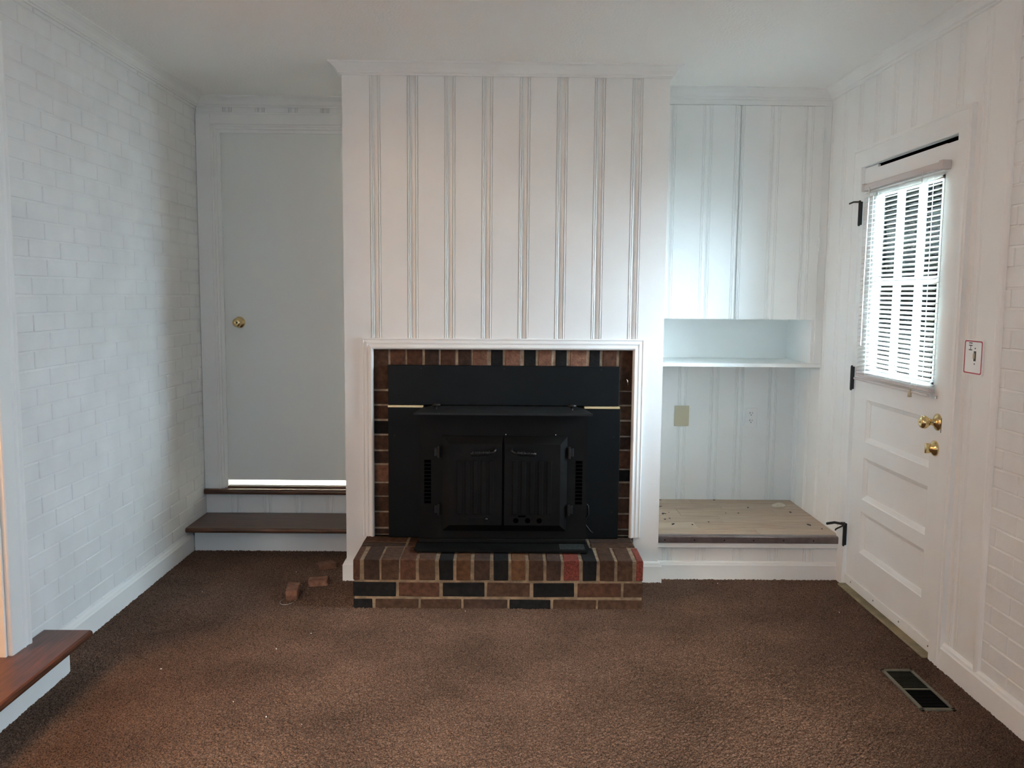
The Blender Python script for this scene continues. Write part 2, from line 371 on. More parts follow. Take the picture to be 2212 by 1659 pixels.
# ---- door wall (back left), behind chimney, alcove back
WB = sempty('wall_back_left', (0, YD, 0))
DX0 = -1.583
boxes('backing', [((XL - .1, YD + .012, -.1), (DX0 - .03, YD + .13, ZC)), ((DX0 - .03, YD + .012, 2.31), (CX0 + .1, YD + .13, ZC)), ((DX0 - .03, YD + .012, -.1), (CX0 + .1, YD + .13, 0.264))], WHITE, WB)
SEAM_DEPTH = 1.18
seamsB = [-1.548, -1.366, -1.181, -1.003, -0.82]
toB = lambda t, d, z: Vector((t, YD + d, z))
boards(WB, XL, CX0, seamsB, toB, 2.40, 2.47, WHITE)
SEAM_DEPTH = 0.55
WA = sempty('wall_alcove', (0, YB, 0))
box('backing', (CX1 - .1, YB + .012, 0), (XR + .02, YB + .13, ZC), WHITE, WA)
seamsA = [0.87, 1.0475, 1.2345, 1.382, 1.577]
toA = lambda t, d, z: Vector((t, YB + d, z))
boards(WA, CX1, XR, seamsA, toA, 0.2, 1.046, WHITE)
box('plain_panel', (CX1, YB - .001, 1.066), (XR, YB + .012, 1.31), WHITE, WA)
# rear wall and the patio door opening behind the camera
WR_ = struct(boxes('wall_rear', [((XL - .2, YR - .15, 0), (-1.3, YR, ZC)), ((1.0, YR - .15, 0), (XR + .2, YR, ZC)), ((-1.3, YR - .15, 2.05), (1.0, YR, ZC))], WHITE))
struct(boxes('seal_wall', [((XL - .2, YB + 1.1, -.1), (-.5, YB + 1.2, ZC + .1)), ((-.6, YB + .14, -.1), (-.5, YB + 1.1, ZC + .1)), ((-.5, YB + .14, -.1), (XR + .3, YB + .24, ZC + .1))], WHITE))  # unseen outer walls, added to seal out stray sky light
struct(box('floor_back_room', (XL - .16, 5.1005, .2), (-.6, YB + 1.1, .294), BRIGHT))
struct(box('seal_wall_left', (XL - .30, 3.13, -.1), (XL - .16, YB + 1.2, ZC + .1), WHITE))  # left-hand unseen wall, likewise added against light leaks
# panes behind the camera, tint added to cut the daylight they pass
TINT = bpy.data.materials.new('dimming_glass'); TINT.use_nodes = True
_n = TINT.node_tree; _n.nodes.remove(_n.nodes['Principled BSDF']); _t = _n.nodes.new('ShaderNodeBsdfTransparent'); _t.inputs[0].default_value = (0.158, 0.163, 0.167, 1)
_n.links.new(_t.outputs[0], _n.nodes['Material Output'].inputs[0])
struct(box('fill_window_2', (XR + .07, -1.7, .8), (XR + .072, .5, 2.35), TINT)); struct(box('fill_window_3', (XL - .08, -1.6, .8), (XL - .078, .6, 2.35), TINT))  # side windows added behind the camera to raise the fill light
struct(box('window_1', (-1.3, YR - .08, 0), (1.0, YR - .078, 2.05), TINT))
# hall beyond the left doorway
struct(boxes('wall_hall', [((-3.3, 0.9, 0.1), (-3.2, 3.12, ZC)), ((-3.3, 3.02, 0.1), (XL - .15, 3.12, ZC)), ((-3.3, 0.8, 0.1), (XL - .15, 0.9, ZC))], WARMWALL))
struct(box('floor_hall', (-3.3, 0.8, 0.0), (XL - .1505, 3.1, 0.154), DARKWOOD_Y))
struct(box('baseboard_hall', (-3.2, 3.0, 0.155), (XL - .15, 3.0195, 0.27), WHITE))

# ---- chimney breast
CH = sempty('wall_chimney', (0, YC, 0))
FX0, FX1, FZ1 = -0.655, 0.65, 1.17          # fireplace opening behind the moulding
box('left_stile', (CX0, YC, 0), (FX0, YC + .74, ZC), WHITE, CH)
box('right_stile', (FX1, YC, 0), (CX1, YB - 4.233 + YC, ZC), WHITE, CH)
box('backing', (FX0, YC + .0122, FZ1), (FX1, YC + .4, ZC), WHITE, CH)
box('header', (FX0, YC + .0005, FZ1), (FX1, YC + .0122, 1.2035), WHITE, CH)
SEAM_DEPTH = 1.1
seamsC = [-0.619 + 0.1773 * i for i in range(8)]
toC = lambda t, d, z: Vector((t, YC + d, z))
boards(CH, FX0, FX1, seamsC, toC, 1.2035, 2.462, WHITE)

SEAM_DEPTH = 0.5
# ---- crown mouldings (one continuous profile, mitred)
CR = [(0.0, ZC), (0.056, ZC), (0.056, ZC - .006), (0.05, ZC - .009), (0.047, ZC - .012), (0.040, ZC - .016), (0.028, ZC - .026), (0.020, ZC - .038), (0.017, ZC - .041), (0.017, ZC - .046), (0.010, ZC - .049), (0.008, ZC - .054), (0.0, ZC - .055)]
path = [(XL, YR), (XL, YD), (CX0, YD), (CX0, YC), (CX1, YC), (CX1, YCAB), (XR, YCAB), (XR, YR)]
for i, sg in enumerate([[0], [1], [2, 3, 4], [5], [6]]):
    struct(sweep('trim_%d' % (i + 1), path, CR, PLAN, WHITE, segs=sg))
# ---- baseboards
BBp = [(0.0, 0.0), (0.018, 0.0), (0.018, 0.082), (0.014, 0.088), (0.011, 0.096), (0.006, 0.102), (0.0, 0.104)]
struct(sweep('baseboard_left', [(XL, 3.05), (XL, 4.72)], BBp, PLAN, WHITE))
struct(sweep('baseboard_right', [(XR, 3.222), (XR, YR)], BBp, PLAN, WHITE))
struct(sweep('baseboard_chimney_left', [(CX0, 4.6), (CX0, YC), (-0.674, YC)], BBp, PLAN, WHITE))
struct(sweep('baseboard_chimney_right', [(0.64, YC), (CX1, YC), (CX1, YPF)], BBp, PLAN, WHITE))
struct(sweep('baseboard_platform', [(CX1 + .0, YPF), (XR, YPF)], [(a * .7, z * .9) for a, z in BBp], PLAN, WHITE))
# rounded corner bead between panelling and brick
bm = bmesh.new()
pr_ = [(0.022 * math.sin(t) * .6, 2.99 + 0.020 * math.cos(t)) for t in [math.pi * i / 8 for i in range(9)]]
addprism(bm, pr_, lambda a, b: Vector((XR - a, b, 0.0)), lambda a, b: Vector((XR - a, b, 2.462)))
struct(fin(bm, 'trim_6', WHITE))

# ---- picture-frame moulding round the fireplace
FR = [(0.0, 0.0), (0.0, 0.010), (0.004, 0.019), (0.010, 0.022), (0.015, 0.020), (0.017, 0.015), (0.024, 0.013), (0.030, 0.016), (0.033, 0.016), (0.036, 0.012), (0.044, 0.010), (0.050, 0.013), (0.054, 0.010), (0.054, 0.0)]
p_in = [(-0.633, 0.2275), (-0.633, 1.153), (0.626, 1.157), (0.626, 0.2275)]
# travel up the left side: outward is to the left, so use negative offsets
struct(sweep('trim_7', p_in, [(-a, h) for a, h in FR], lambda p, h: Vector((p.x, YC - h, p.y)), WHITE))

# ---- casing round door_1 (back left)
PJ = lambda p, h: Vector((p.x, YD - h, p.y))
CS = [(0.0, 0.0), (0.0, 0.010), (0.006, 0.014), (0.010, 0.020), (0.016, 0.022), (0.06, 0.024), (0.098, 0.024), (0.098, 0.0)]
bm = bmesh.new()
T3 = sempty('trim_8', (0, YD, 0))
box('side_casing', (XL + .002, YD - .024, 0.294), (-1.637, YD, 2.402), WHITE, T3, bev=.003)
box('head_casing', (-1.6365, YD - .0235, 2.349), (CX0, YD, 2.402), WHITE, T3, bev=.002)
box('upper_fillet', (XL + .002, YD - .016, 2.4022), (CX0, YD, 2.414), WHITE, T3, bev=.002)
sweep('jamb_bead', [(-1.637, 0.294), (-1.637, 2.3492), (CX0, 2.3492)], [(0, 0.022), (0.006, 0.024), (0.011, 0.018), (0.014, 0.018), (0.014, -0.01), (0, -0.01)], PJ, WHITE, T3)
sweep('jamb', [(-1.6228, 0.294), (-1.6228, 2.335), (CX0, 2.335)], [(0, 0.010), (0.012, 0.010), (0.012, -0.03), (0, -0.03)], PJ, WHITE, T3)
sweep('door_stop', [(-1.611, 0.294), (-1.611, 2.3232), (CX0, 2.3232)], [(0, -0.008), (0.018, -0.008), (0.018, -0.019), (0.012, -0.022), (0, -0.022)], PJ, WHITE, T3)

struct(boxes('trim_13', [((DX0 - .030, YD + .0245, .31), (-1.5972, YD + .12, 2.33)), ((-1.5972, YD + .0245, 2.3092), (CX0 + .02, YD + .12, 2.335))], WHITE))  # unseen blocks added behind the frame to stop light leaking past the door
# ---- door_1
D1 = sempty('door_1', (-1.583, YD + .03, 0.3))
box('slab', (-1.597, YD + .024, 0.336), (CX0 + .02, YD + .060, 2.309), DOORPAINT, D1, bev=.002)
KN = [(0.0, 0.033), (0.003, 0.033), (0.006, 0.029), (0.010, 0.016), (0.016, 0.0125), (0.026, 0.0125), (0.030, 0.016), (0.036, 0.023), (0.044, 0.0265), (0.052, 0.0255), (0.058, 0.021), (0.0605, 0.013), (0.0605, 0.006), (0.058, 0.004), (0.058, 0.0)]
k = lathe('knob', (-1.512, YD + .024, 1.251), (0, -1, 0), KN, BRASS, D1)
bm = bmesh.new(); addbox(bm, (-1.5135, YD + .024 - .0612, 1.246), (-1.5105, YD + .024 - .0575, 1.256)); s_ = fin(bm, 'keyhole', SLOT, k)

# ---- right door: door_2, casing, threshold
D2 = sempty('door_2', (XR, 3.76, 0.0))
dx0, dx1 = XR + .001, XR + .041
Y0, Y1, ZT = 3.319, 4.199, 2.030
PW = (3.44, 4.062)   # window opening
pans = [(3.425, 4.05, 0.745, 0.945), (3.43, 4.055, 0.469, 0.67), (3.435, 4.06, 0.21, 0.41)]
bm = bmesh.new()
ya, yb = 3.43, 4.058
addbox(bm, (dx0, Y0, 0.012), (dx1, ya, 2.016)); addbox(bm, (dx0, yb, 0.012), (dx1, Y1, 2.031))
for z0_, z1_ in ((0.012, 0.21), (0.41, 0.469), (0.67, 0.745), (0.945, 1.075), (1.90, 2.018)):
    addbox(bm, (dx0, ya, z0_), (dx1, yb, z1_))
fr = fin(bm, 'door_frame', WHITE, D2)
for (_, _, z0_, z1_) in pans:
    bm = bmesh.new(); g = 0.022; dd = 0.013
    r0 = [(ya, z0_), (yb, z0_), (yb, z1_), (ya, z1_)]; rm = [(ya + .004, z0_ + .004), (yb - .004, z0_ + .004), (yb - .004, z1_ - .004), (ya + .004, z1_ - .004)]
    r1 = [(ya + g, z0_ + g), (yb - g, z0_ + g), (yb - g, z1_ - g), (ya + g, z1_ - g)]
    V = [[bm.verts.new((dx0 + e, y, z)) for y, z in r] for r, e in ((r0, -0.0005), (rm, 0.004), (r1, dd), (r1, dd + .003))]
    for A, B in zip(V, V[1:]):
        for i in range(4): bm.faces.new((A[i], A[(i + 1) % 4], B[(i + 1) % 4], B[i]))
    bm.faces.new(V[-1])
    bk = [bm.verts.new((dx1 - .002, y, z)) for y, z in r0]; bm.faces.new(bk[::-1])
    for i in range(4): bm.faces.new((V[0][i], V[0][(i + 1) % 4], bk[(i + 1) % 4], bk[i]))
    fin(bm, 'door_panel', WHITE, D2)
# window: bead frame, muntins and six panes
boxes('window_bead', [((dx0 - .003, ya, 1.075), (dx1, ya + .014, 1.90)), ((dx0 - .003, yb - .014, 1.075), (dx1, yb, 1.90)), ((dx0 - .003, ya, 1.886), (dx1, yb, 1.90)), ((dx0 - .003, ya, 1.075), (dx1, yb, 1.089))], WHITE, D2)
ys = [ya + .014 + (yb - ya - .028) * i / 3 for i in range(4)]; zm = 1.50
boxes('muntin', [((dx0 + .006, y - .011, 1.089), (dx1 - .006, y + .011, 1.886)) for y in ys[1:3]] + [((dx0 + .0062, ys[0], zm - .011), (dx1 - .0062, ys[3], zm + .011))], WHITE, D2)
for i in range(3):
    for (z0_, z1_) in ((1.089, zm - .011), (zm + .011, 1.886)):
        e0 = 0 if i == 0 else .011; e1 = 0 if i == 2 else .011
        box('pane', (dx0 + .018, ys[i] + e0, z0_), (dx0 + .021, ys[i + 1] - e1, z1_), GLASS, D2)
# knob with long neck, deadbolt turn, strike, hinges, sweep
bm = bmesh.new()
lathe('', (dx0, 3.378, 0.938), (-1, 0, 0), [(0, 0.034), (0.003, 0.034), (0.007, 0.030), (0.012, 0.022), (0.017, 0.0135), (0.030, 0.012), (0.036, 0.015), (0.044, 0.0225), (0.053, 0.0265), (0.062, 0.0255), (0.069, 0.020), (0.072, 0.012), (0.070, 0.006), (0.070, 0.0)], BRASS, n=28, bm=bm)
kk = fin(bm, 'knob', BRASS, D2, smooth=True)
kb = box('lock_button', (dx0 - .0760, 3.3765, 0.934), (dx0 - .0695, 3.3795, 0.942), BRASS, kk, bev=.0008)
bm = bmesh.new()
lathe('', (dx0, 3.389, 0.832), (-1, 0, 0), [(0, 0.031), (0.004, 0.031), (0.010, 0.026), (0.016, 0.017), (0.022, 0.014), (0.026, 0.0)], BRASS, n=28, bm=bm)
addbox(bm, (dx0 - .040, 3.384, 0.812), (dx0 - .018, 3.396, 0.852), .004, 2)
fin(bm, 'deadbolt', BRASS, D2, smooth=True)
box('strike_hole', (XR - .0165, 3.3145, 0.905), (XR + .01, 3.3185, 0.962), PIT, D2)
for i, z in enumerate((1.822, 1.035, 0.258)):
    bm = bmesh.new(); addbox(bm, (XR - .017, DY1 - .006, z - .055), (XR - .004, DY1 + .009, z + .055), .002); addcyl(bm, (XR - .017, DY1 - .0005, z - .056), (0, 0, 1), .006, .112, 10)
    for q in (-.0605, .056): addcyl(bm, (XR - .017, DY1 - .0005, z + q), (0, 0, 1), .0045, .0045, 10)
    if i == 0:
        addtube(bm, [(XR - .018, DY1, z + .054), (XR - .035, DY1 + .03, z + .056), (XR - .045, DY1 + .055, z + .050)], .004)
    if i == 2:
        addtube(bm, [(XR - .018, DY1, z + .05), (XR - .05, DY1 + .04, z + .048), (XR - .075, DY1 + .075, z + .033)], .0065)
        addtube(bm, [(XR - .018, DY1, z + .045), (XR - .05, DY1 + .02, z + .02), (XR - .055, DY1 + .01, z + .018)], .004)
        addtube(bm, [(XR - .018, DY1, z + .05), (XR - .03, DY1 - .02, z + .055)], .0055); addcyl(bm, (XR - .028, DY1 - .004, z + .056), (0, 0, 1), .010, .004, 10)
    hg = fin(bm, 'hinge', IRON, D2); hg['label'] = ['black hinge with a short stop arm', 'plain black hinge', 'black hinge with hooked hardware'][i]
sw = box('bottom_sweep', (XR - .005, Y0 + .002, 0.022), (XR + .0008, Y1 - .002, 0.062), WHITE, D2, bev=.001)
for y in (3.34, 3.60, 3.86, 4.12):
    bm = bmesh.new(); addcyl(bm, (XR - .005, y, 0.042), (-1, 0, 0), .004, .0015, 10); fin(bm, 'screw', STEEL, sw)
# black strip painting the shade in the gap over the door; jambs
struct(box('trim_9', (XR + .012, Y0, 2.0), (XR + .06, Y1, 2.0357), PIT))
TC = sempty('trim_10', (XR, 3.76, 0))
PK = lambda p, h: Vector((XR - h, p.x, p.y))
CP = [(0.0, 0.0), (0.0, 0.016), (0.004, 0.018), (0.05, 0.018), (0.072, 0.020), (0.077, 0.016), (0.081, 0.020), (0.092, 0.018), (0.094, 0.0)]
sweep('casing', [(DY1, 0.0), (DY1, DH), (DY0, DH), (DY0, 0.0)], CP, PK, WHITE, TC)
boxes('jamb', [((XR, DY1 + .0001, 0), (XR + .12, DY1 + .02, DH)), ((XR, DY0 - .02, 0), (XR + .12, DY0 - .0001, DH)), ((XR + .045, Y0, 0), (XR + .06, Y0 + .02, 2.0)), ((XR + .045, Y1 - .02, 0), (XR + .06, Y1, 2.0))], WHITE, TC)
struct(box('trim_11', (1.667, DY0 + .0, 0.0), (XR + .10, DY1, 0.0115), TAN, bev=.004))

# ================================================================ THINGS
# ---- hearth
HE = empty('brick_hearth', 'raised brick hearth of mixed red and charcoal bricks below the stove', 'hearth', loc=(0, 4.03, 0))
HX0, HX1, YH, ZH = -0.674, 0.639, 3.841, 0.227
box('mortar', (HX0 + .004, YH + .004, 0.001), (HX1 - .004, YC + .001, ZH - .004), MORTAR, HE)
top = [(-.674, -.645, 'r'), (-.625, -.556, 'd'), (-.546, -.468, 'b'), (-.460, -.391, 'r'), (-.377, -.304, 'b'), (-.286, -.222, 'k'), (-.207, -.143, 'o'), (-.127, -.056, 'd'), (-.040, .027, 'k'), (.041, .105, 'o'), (.121, .186, 'b'), (.2, .265, 'd'), (.279, .349, 's'), (.364, .427, 'k'), (.443, .509, 'b'), (.522, .591, 'b'), (.609, .639, 's')]
for a, b, c in top: brick(HE, (a, YH, .132), (b, 4.048, ZH + random.uniform(-.0012, .001)), BK[c], rot=.006)
r2 = [(-.674, -.481, 'k'), (-.468, -.284, 'r'), (-.270, -.080, 'k'), (-.068, .125, 'b'), (.141, .327, 'k'), (.342, .540, 'r'), (.552, .639, 'b')]
for a, b, c in r2: brick(HE, (a, YH + .001, .055), (b, YH + .09, .121), BK[c], rot=.004)
r3 = [(-.674, -.588, 'k'), (-.574, -.379, 'b'), (-.369, -.185, 'b'), (-.175, .024, 'd'), (.034, .221, 'k'), (.233, .428, 'b'), (.436, .639, 'b')]
for a, b, c in r3: brick(HE, (a, YH + .001, -.02), (b, YH + .09, .043), BK[c], rot=.004)
# bricks on top behind the front row, and side bricks
for (y0_, y1_, cs) in ((4.06, 4.122, 'dbdkdb'), (4.134, 4.226, 'bdbbdd')):
    for i in range(6):
        a = HX0 + i * .2195 + .001; brick(HE, (a, y0_, .14), (a + .2065, y1_, ZH), BK[cs[i]], rot=.003)
for z0_, z1_ in ((.132, .224), (.055, .121), (-.02, .043)):
    for y0_, y1_ in ((4.06 if z0_ > .1 else 3.94, 4.13), (4.14, 4.226)):
        if z0_ < .1:
            brick(HE, (HX0, y0_, z0_), (HX0 + .09, y1_, z1_), BK['b']); brick(HE, (HX1 - .09, y0_, z0_), (HX1, y1_, z1_), BK['r'])
# ---- brick facing around the insert
FB = empty('fireplace_surround', 'mixed brown brick facing framed by the white moulding', 'fireplace', loc=(0, 4.27, .22))
boxes('mortar', [((-.65, 4.251, .2275), (-.50, 4.33, 1.165)), ((.50, 4.251, .2275), (.646, 4.33, 1.165)), ((-.65, 4.2512, 1.0), (.646, 4.33, 1.165))], MORTAR_L, FB)
sol = [(-.645, -.564, 'b'), (-.553, -.481, 'r'), (-.472, -.399, 'r'), (-.385, -.318, 'd'), (-.309, -.237, 'r'), (-.222, -.160, 'd'), (-.150, -.08, 'l'), (-.062, -.005, 'k'), (.007, .081, 'l'), (.099, .156, 'k'), (.168, .233, 'l'), (.252, .306, 'k'), (.323, .403, 'l'), (.417, .469, 'k'), (.482, .552, 'r'), (.564, .640, 'b')]
for i, (a, b, c) in enumerate(sol):
    z = .957 if i in (0, len(sol) - 1) else 1.01
    brick(FB, (a, 4.246 + random.uniform(-.002, .001), z), (b, 4.30, 1.162), BK[c], rot=.006)
zl = [.951, .879, .804, .731, .653, .584, .493, .423, .345, .263, .2285]; cl = 'bbkbdlbbbd'
for i, c in enumerate(cl): brick(FB, (-.648, 4.246 + random.uniform(-.002, .001), zl[i + 1] + .0045), (-.52, 4.30, zl[i] - .0045), BK[c], rot=.005)
zr = [.957, .884, .810, .731, .662, .566, .501, .422, .341, .262, .2285]; cr_ = 'dbbdrkbbrd'
for i, c in enumerate(cr_): brick(FB, (.52, 4.246 + random.uniform(-.002, .001), zr[i + 1] + .0045), (.645, 4.30, zr[i] - .0045), BK[c], rot=.005)
struct(box('wall_chimney_core', (-.653, 4.345, 0), (.648, 4.9, 1.165), MORTAR))
# loose hook of wire high on the right of the brick
tube('wall_hook', [(.600, 4.244, .985), (.606, 4.232, .99), (.602, 4.225, 1.012), (.594, 4.232, 1.017)], .003, STEEL)
tag(bpy.data.objects['wall_hook'], 'tiny pale hook at the upper right of the brick facing', 'hook')

# ---- stove insert
ST = empty('stove_insert', 'black cast wood stove insert with double doors in the brick fireplace', 'stove', loc=(0, 4.1, ZH))
YP = 4.2
box('top_panel', (-.559, YP, .887), (.561, YP + .044, 1.078), BLACKPANEL, ST, bev=.0015)
lp = box('side_panel', (-.560, YP, .2285), (-.36, YP + .044, .873), BLACKPANEL, ST, bev=.0015)
rp = box('side_panel', (.36, YP, .2285), (.568, YP + .044, .873), BLACKPANEL, ST, bev=.0015)
box('brass_strip', (-.561, YP - .004, .8735), (-.39, YP + .03, .8845), BRASSFLAT, ST, bev=.001)
box('brass_strip', (.392, YP - .004, .8735), (.5645, YP + .03, .8845), BRASSFLAT, ST, bev=.001)
for x, z in ((0.002, 1.064), (.472, 1.064), (.538, .735), (.536, .36), (-.53, .735), (-.40, 1.064)):
    bm = bmesh.new(); addcyl(bm, (x, YP + .001, z), (0, -1, 0), .0035, .003, 10); fin(bm, 'screw', IRON, ST)
YF = 4.08
body = boxes('body', [((-.399, YF, .243), (.399, YP + .03, .868))], BLACK, ST)
# cast top shelf with chamfered back, raised lip
bm = bmesh.new()
addprism(bm, [(-.414, 3.983), (.412, 3.983), (.412, 3.999), (.388, YP - .001), (-.388, YP - .001), (-.414, 3.999)], lambda a, b: Vector((a, b, .868)), lambda a, b: Vector((a, b, .877)))
addprism(bm, [(-.40, 3.995), (.40, 3.995), (.375, YP - .001), (-.375, YP - .001)], lambda a, b: Vector((a * 1.0, b, .877)), lambda a, b: Vector((a * .93, b + (.05 if b < 4.1 else 0), .884)))
fin(bm, 'top_shelf', BLACKTOP, ST)
for x in (-.317, .322):
    bm = bmesh.new()
    lathe('', (x, 4.07, .877), (0, 0, 1), [(0, .010), (.004, .010), (.006, .005), (.020, .005), (.022, .010), (.0225, .010)], IRON, n=14, bm=bm)
    lathe('', (x, 4.07, .8975), (0, 0, 1), [(0, .012), (.003, .020), (.008, .021), (.012, .017), (.013, .0)], IRON, n=18, bm=bm)
    fin(bm, 'damper_knob', IRON, ST, smooth=True)
# doors
def stove_door(x0, x1, side):
    z0_, z1_ = .300, .757; y0 = YF - .012
    bm = bmesh.new(); g = .034
    outer_x = x0 if side < 0 else x1
    # pillow shape: bevel on top, bottom and outer edge, straight at the meeting edge
    ix0 = x0 + (g if side < 0 else .004); ix1 = x1 - (.004 if side < 0 else g)
    R = [[(x0, z0_, YF - .001), (x1, z0_, YF - .001), (x1, z1_, YF - .001), (x0, z1_, YF - .001)],
         [(x0, z0_, y0), (x1, z0_, y0), (x1, z1_, y0), (x0, z1_, y0)],
         [(ix0, z0_ + g, y0 - .024), (ix1, z0_ + g, y0 - .024), (ix1, z1_ - g, y0 - .024), (ix0, z1_ - g, y0 - .024)]]
    V = [[bm.verts.new((a, c, b)) for a, b, c in r] for r in R]
    for A, B in zip(V, V[1:]):
        for i in range(4): bm.faces.new((A[i], A[(i + 1) % 4], B[(i + 1) % 4], B[i]))
    bm.faces.new(V[-1]); bm.faces.new(V[0][::-1])
    d = fin(bm, 'door', BLACK, ST); yf = y0 - .024
    c0 = ix0 + .03; c1 = ix1 - .03; wd = (c1 - c0)
    for i in range(5):
        xx = c0 + wd * (i + .5) / 5
        bm = bmesh.new(); addbox(bm, (xx - .012, yf - .004, .385), (xx + .012, yf + .001, .645), .003); fin(bm, 'rib', BLACK, d)
    # coil spring handle
    e = 1 if side < 0 else -1
    xm = (x1 - .037) if side < 0 else (x0 + .037)      # elbow near the meeting edge
    xe = xm - e * .115
    bm = bmesh.new(); hy = yf - .035
    addtube(bm, [(xm, yf, .700), (xm, hy + .006, .700), (xm - e * .004, hy, .694), (xm - e * .010, hy, .688), (xe, hy, .683)], .0065, 10)
    h = fin(bm, 'handle', IRON, d, smooth=True)
    pts = []; turns = 13
    for i in range(turns * 10 + 1):
        t = i / (turns * 10); a = 2 * math.pi * turns * t
        pts.append((xm - e * (.025 + .085 * t), hy + .0105 * math.cos(a), .6865 - .004 * t + .0105 * math.sin(a)))
    # thing > part > sub-part only: the coil is the second sub-part of the door
    tube('spring_grip', pts, .0021, IRON, d, n=6)
    return d, yf
dl, yf = stove_door(-.288, -.001, -1); dr, yf = stove_door(.002, .303, 1)
for x in (.062, .118, .173):
    bm = bmesh.new(); addcyl(bm, (x, yf + .0005, .357), (0, -1, 0), .0125, .0012, 20); fin(bm, 'air_hole', PIT, dr)
bm = bmesh.new(); addbox(bm, (.073, yf - .0008, .374), (.108, yf + .001, .381)); fin(bm, 'air_slot', PIT, dr)
bm = bmesh.new(); addcyl(bm, (-.176, yf, .362), (0, -1, 0), .015, .006, 20); addcyl(bm, (-.078, yf, .368), (0, -1, 0), .012, .006, 20); addbox(bm, (-.176, yf - .005, .366), (-.078, yf, .371)); fin(bm, 'air_slider', BLACK, dl)
bm = bmesh.new(); lathe('', (-.078, yf - .006, .368), (0, -1, 0), [(0, .005), (.008, .005), (.011, .007), (.016, .007), (.019, .0)], STEEL, n=12, bm=bm); fin(bm, 'slider_knob', IRON, dl, smooth=True)
# hinge blocks, louvre slots, small screws
for x, e in ((-.314, -1), (.322, 1)):
    for z in (.678, .402):
        bm = bmesh.new(); addbox(bm, (x - .012, YF - .014, z - .018), (x + .012, YF + .001, z + .022), .002); addcyl(bm, (x - e * .010, YF - .018, z - .024), (0, 0, 1), .007, .055, 10)
        fin(bm, 'door_hinge', BLACKTOP, ST)
for x in (-.358, .361):
    for i in range(12):
        z = .634 - i * .0178
        bm = bmesh.new(); addbox(bm, (x - .017, YF - .0022, z - .0085), (x + .017, YF + .0005, z - .0065)); addbox(bm, (x - .016, YF - .0008, z - .0062), (x + .016, YF + .0005, z + .0052)); fin(bm, 'louvre_slot', PIT, ST)
for x in (.012, .248):
    bm = bmesh.new(); addcyl(bm, (x, YF - .0005, .764), (0, -1, 0), .0028, .003, 8); fin(bm, 'screw', STEEL, ST)
# ash ledge with data plate
bm = bmesh.new()
addprism(bm, [(-.412, 3.957), (-.398, 3.940), (.396, 3.940), (.408, 3.957), (.405, YF + .01), (-.408, YF + .01)], lambda a, b: Vector((a, b, .2365)), lambda a, b: Vector((a, b, .2425)))
addbox(bm, (-.392, 3.955, .228), (.390, YF + .01, .2366)); addbox(bm, (-.399, YF - .02, .2425), (.399, YF, .262), .003)
led = fin(bm, 'ash_ledge', BLACK, ST)
bm = bmesh.new(); addbox(bm, (.268, 3.962, .2426), (.385, 4.050, .2435)); pl = fin(bm, 'data_plate', PLATE, led)
# electric cord stub at the right foot of the stove
tube('blower_cord', [(.400, YP - .006, .41), (.418, YP - .012, .395), (.421, YP - .012, .355), (.405, YP - .01, .325), (.402, YP - .012, .305), (.415, YP - .02, .290), (.430, YP - .022, .270), (.442, YP - .02, .262)], .005, IRON, ST)

# ---- back-left steps
S1 = empty('lower_step', 'lower dark wood step with plain white riser below the grey-white door', 'step', loc=(-1.25, 4.85, 0))
bm = bmesh.new()
addprism(bm, [(4.640, .122), (4.633, .128), (4.630, .136), (4.633, .144), (4.640, .148), (4.978, .148), (4.978, .122)], lambda a, b: Vector((XL + .002, a, b)), lambda a, b: Vector((CX0 - .0005, a, b)))
fin(bm, 'tread', DARKWOOD, S1)
box('riser', (XL + .022, 4.715, 0.0), (CX0 - .0185, 4.735, .122), WHITE, S1)
S2 = empty('upper_step', 'upper dark wood sill over grooved white riser boards at the door', 'step', loc=(-1.25, 4.97, .148))
bm = bmesh.new()
addprism(bm, [(4.945, .264), (4.938, .270), (4.936, .279), (4.938, .288), (4.945, .294), (5.10, .294), (5.10, .264)], lambda a, b: Vector((XL + .002, a, b)), lambda a, b: Vector((CX0 - .0005, a, b)))
fin(bm, 'tread', DARKWOOD, S2)
bm = bmesh.new(); addbox(bm, (DX0 - .012, YD + .004, .294), (CX0 - .0005, YD + .02, .304)); fin(bm, 'sill_strip', DARKWOOD, S2)
box('white_sill', (DX0 - .012, YD + .0202, .294), (CX0 - .0005, 5.10, .309), BRIGHT, S2)
boards(S2, XL + .002, CX0 - .0005, seamsB, toB, .148, .264, WHITE)

# ---- landing step at the left doorway
LS = empty('landing_step', 'dark red-brown wooden step at the left doorway, nearest the camera', 'step', loc=(-1.62, 2.4, 0))
bm = bmesh.new()
addprism(bm, [(XL + .003, .155), (-1.546, .155), (-1.538, .151), (-1.535, .142), (-1.538, .132), (-1.546, .127), (XL + .003, .127)], lambda a, b: Vector((a, 1.6, b)), lambda a, b: Vector((a, 3.177, b)))
addbox(bm, (-1.868, 1.6, .127), (XL + .003, 2.925, .155))
fin(bm, 'tread', DARKWOOD_Y, LS)
# keep the part under the casing inside the opening
box('riser', (-1.64, 1.62, 0.0), (-1.615, 3.155, .127), WHITE, LS)
box('return', (XL + .003, 3.135, 0.0), (-1.6405, 3.155, .127), WHITE, LS)
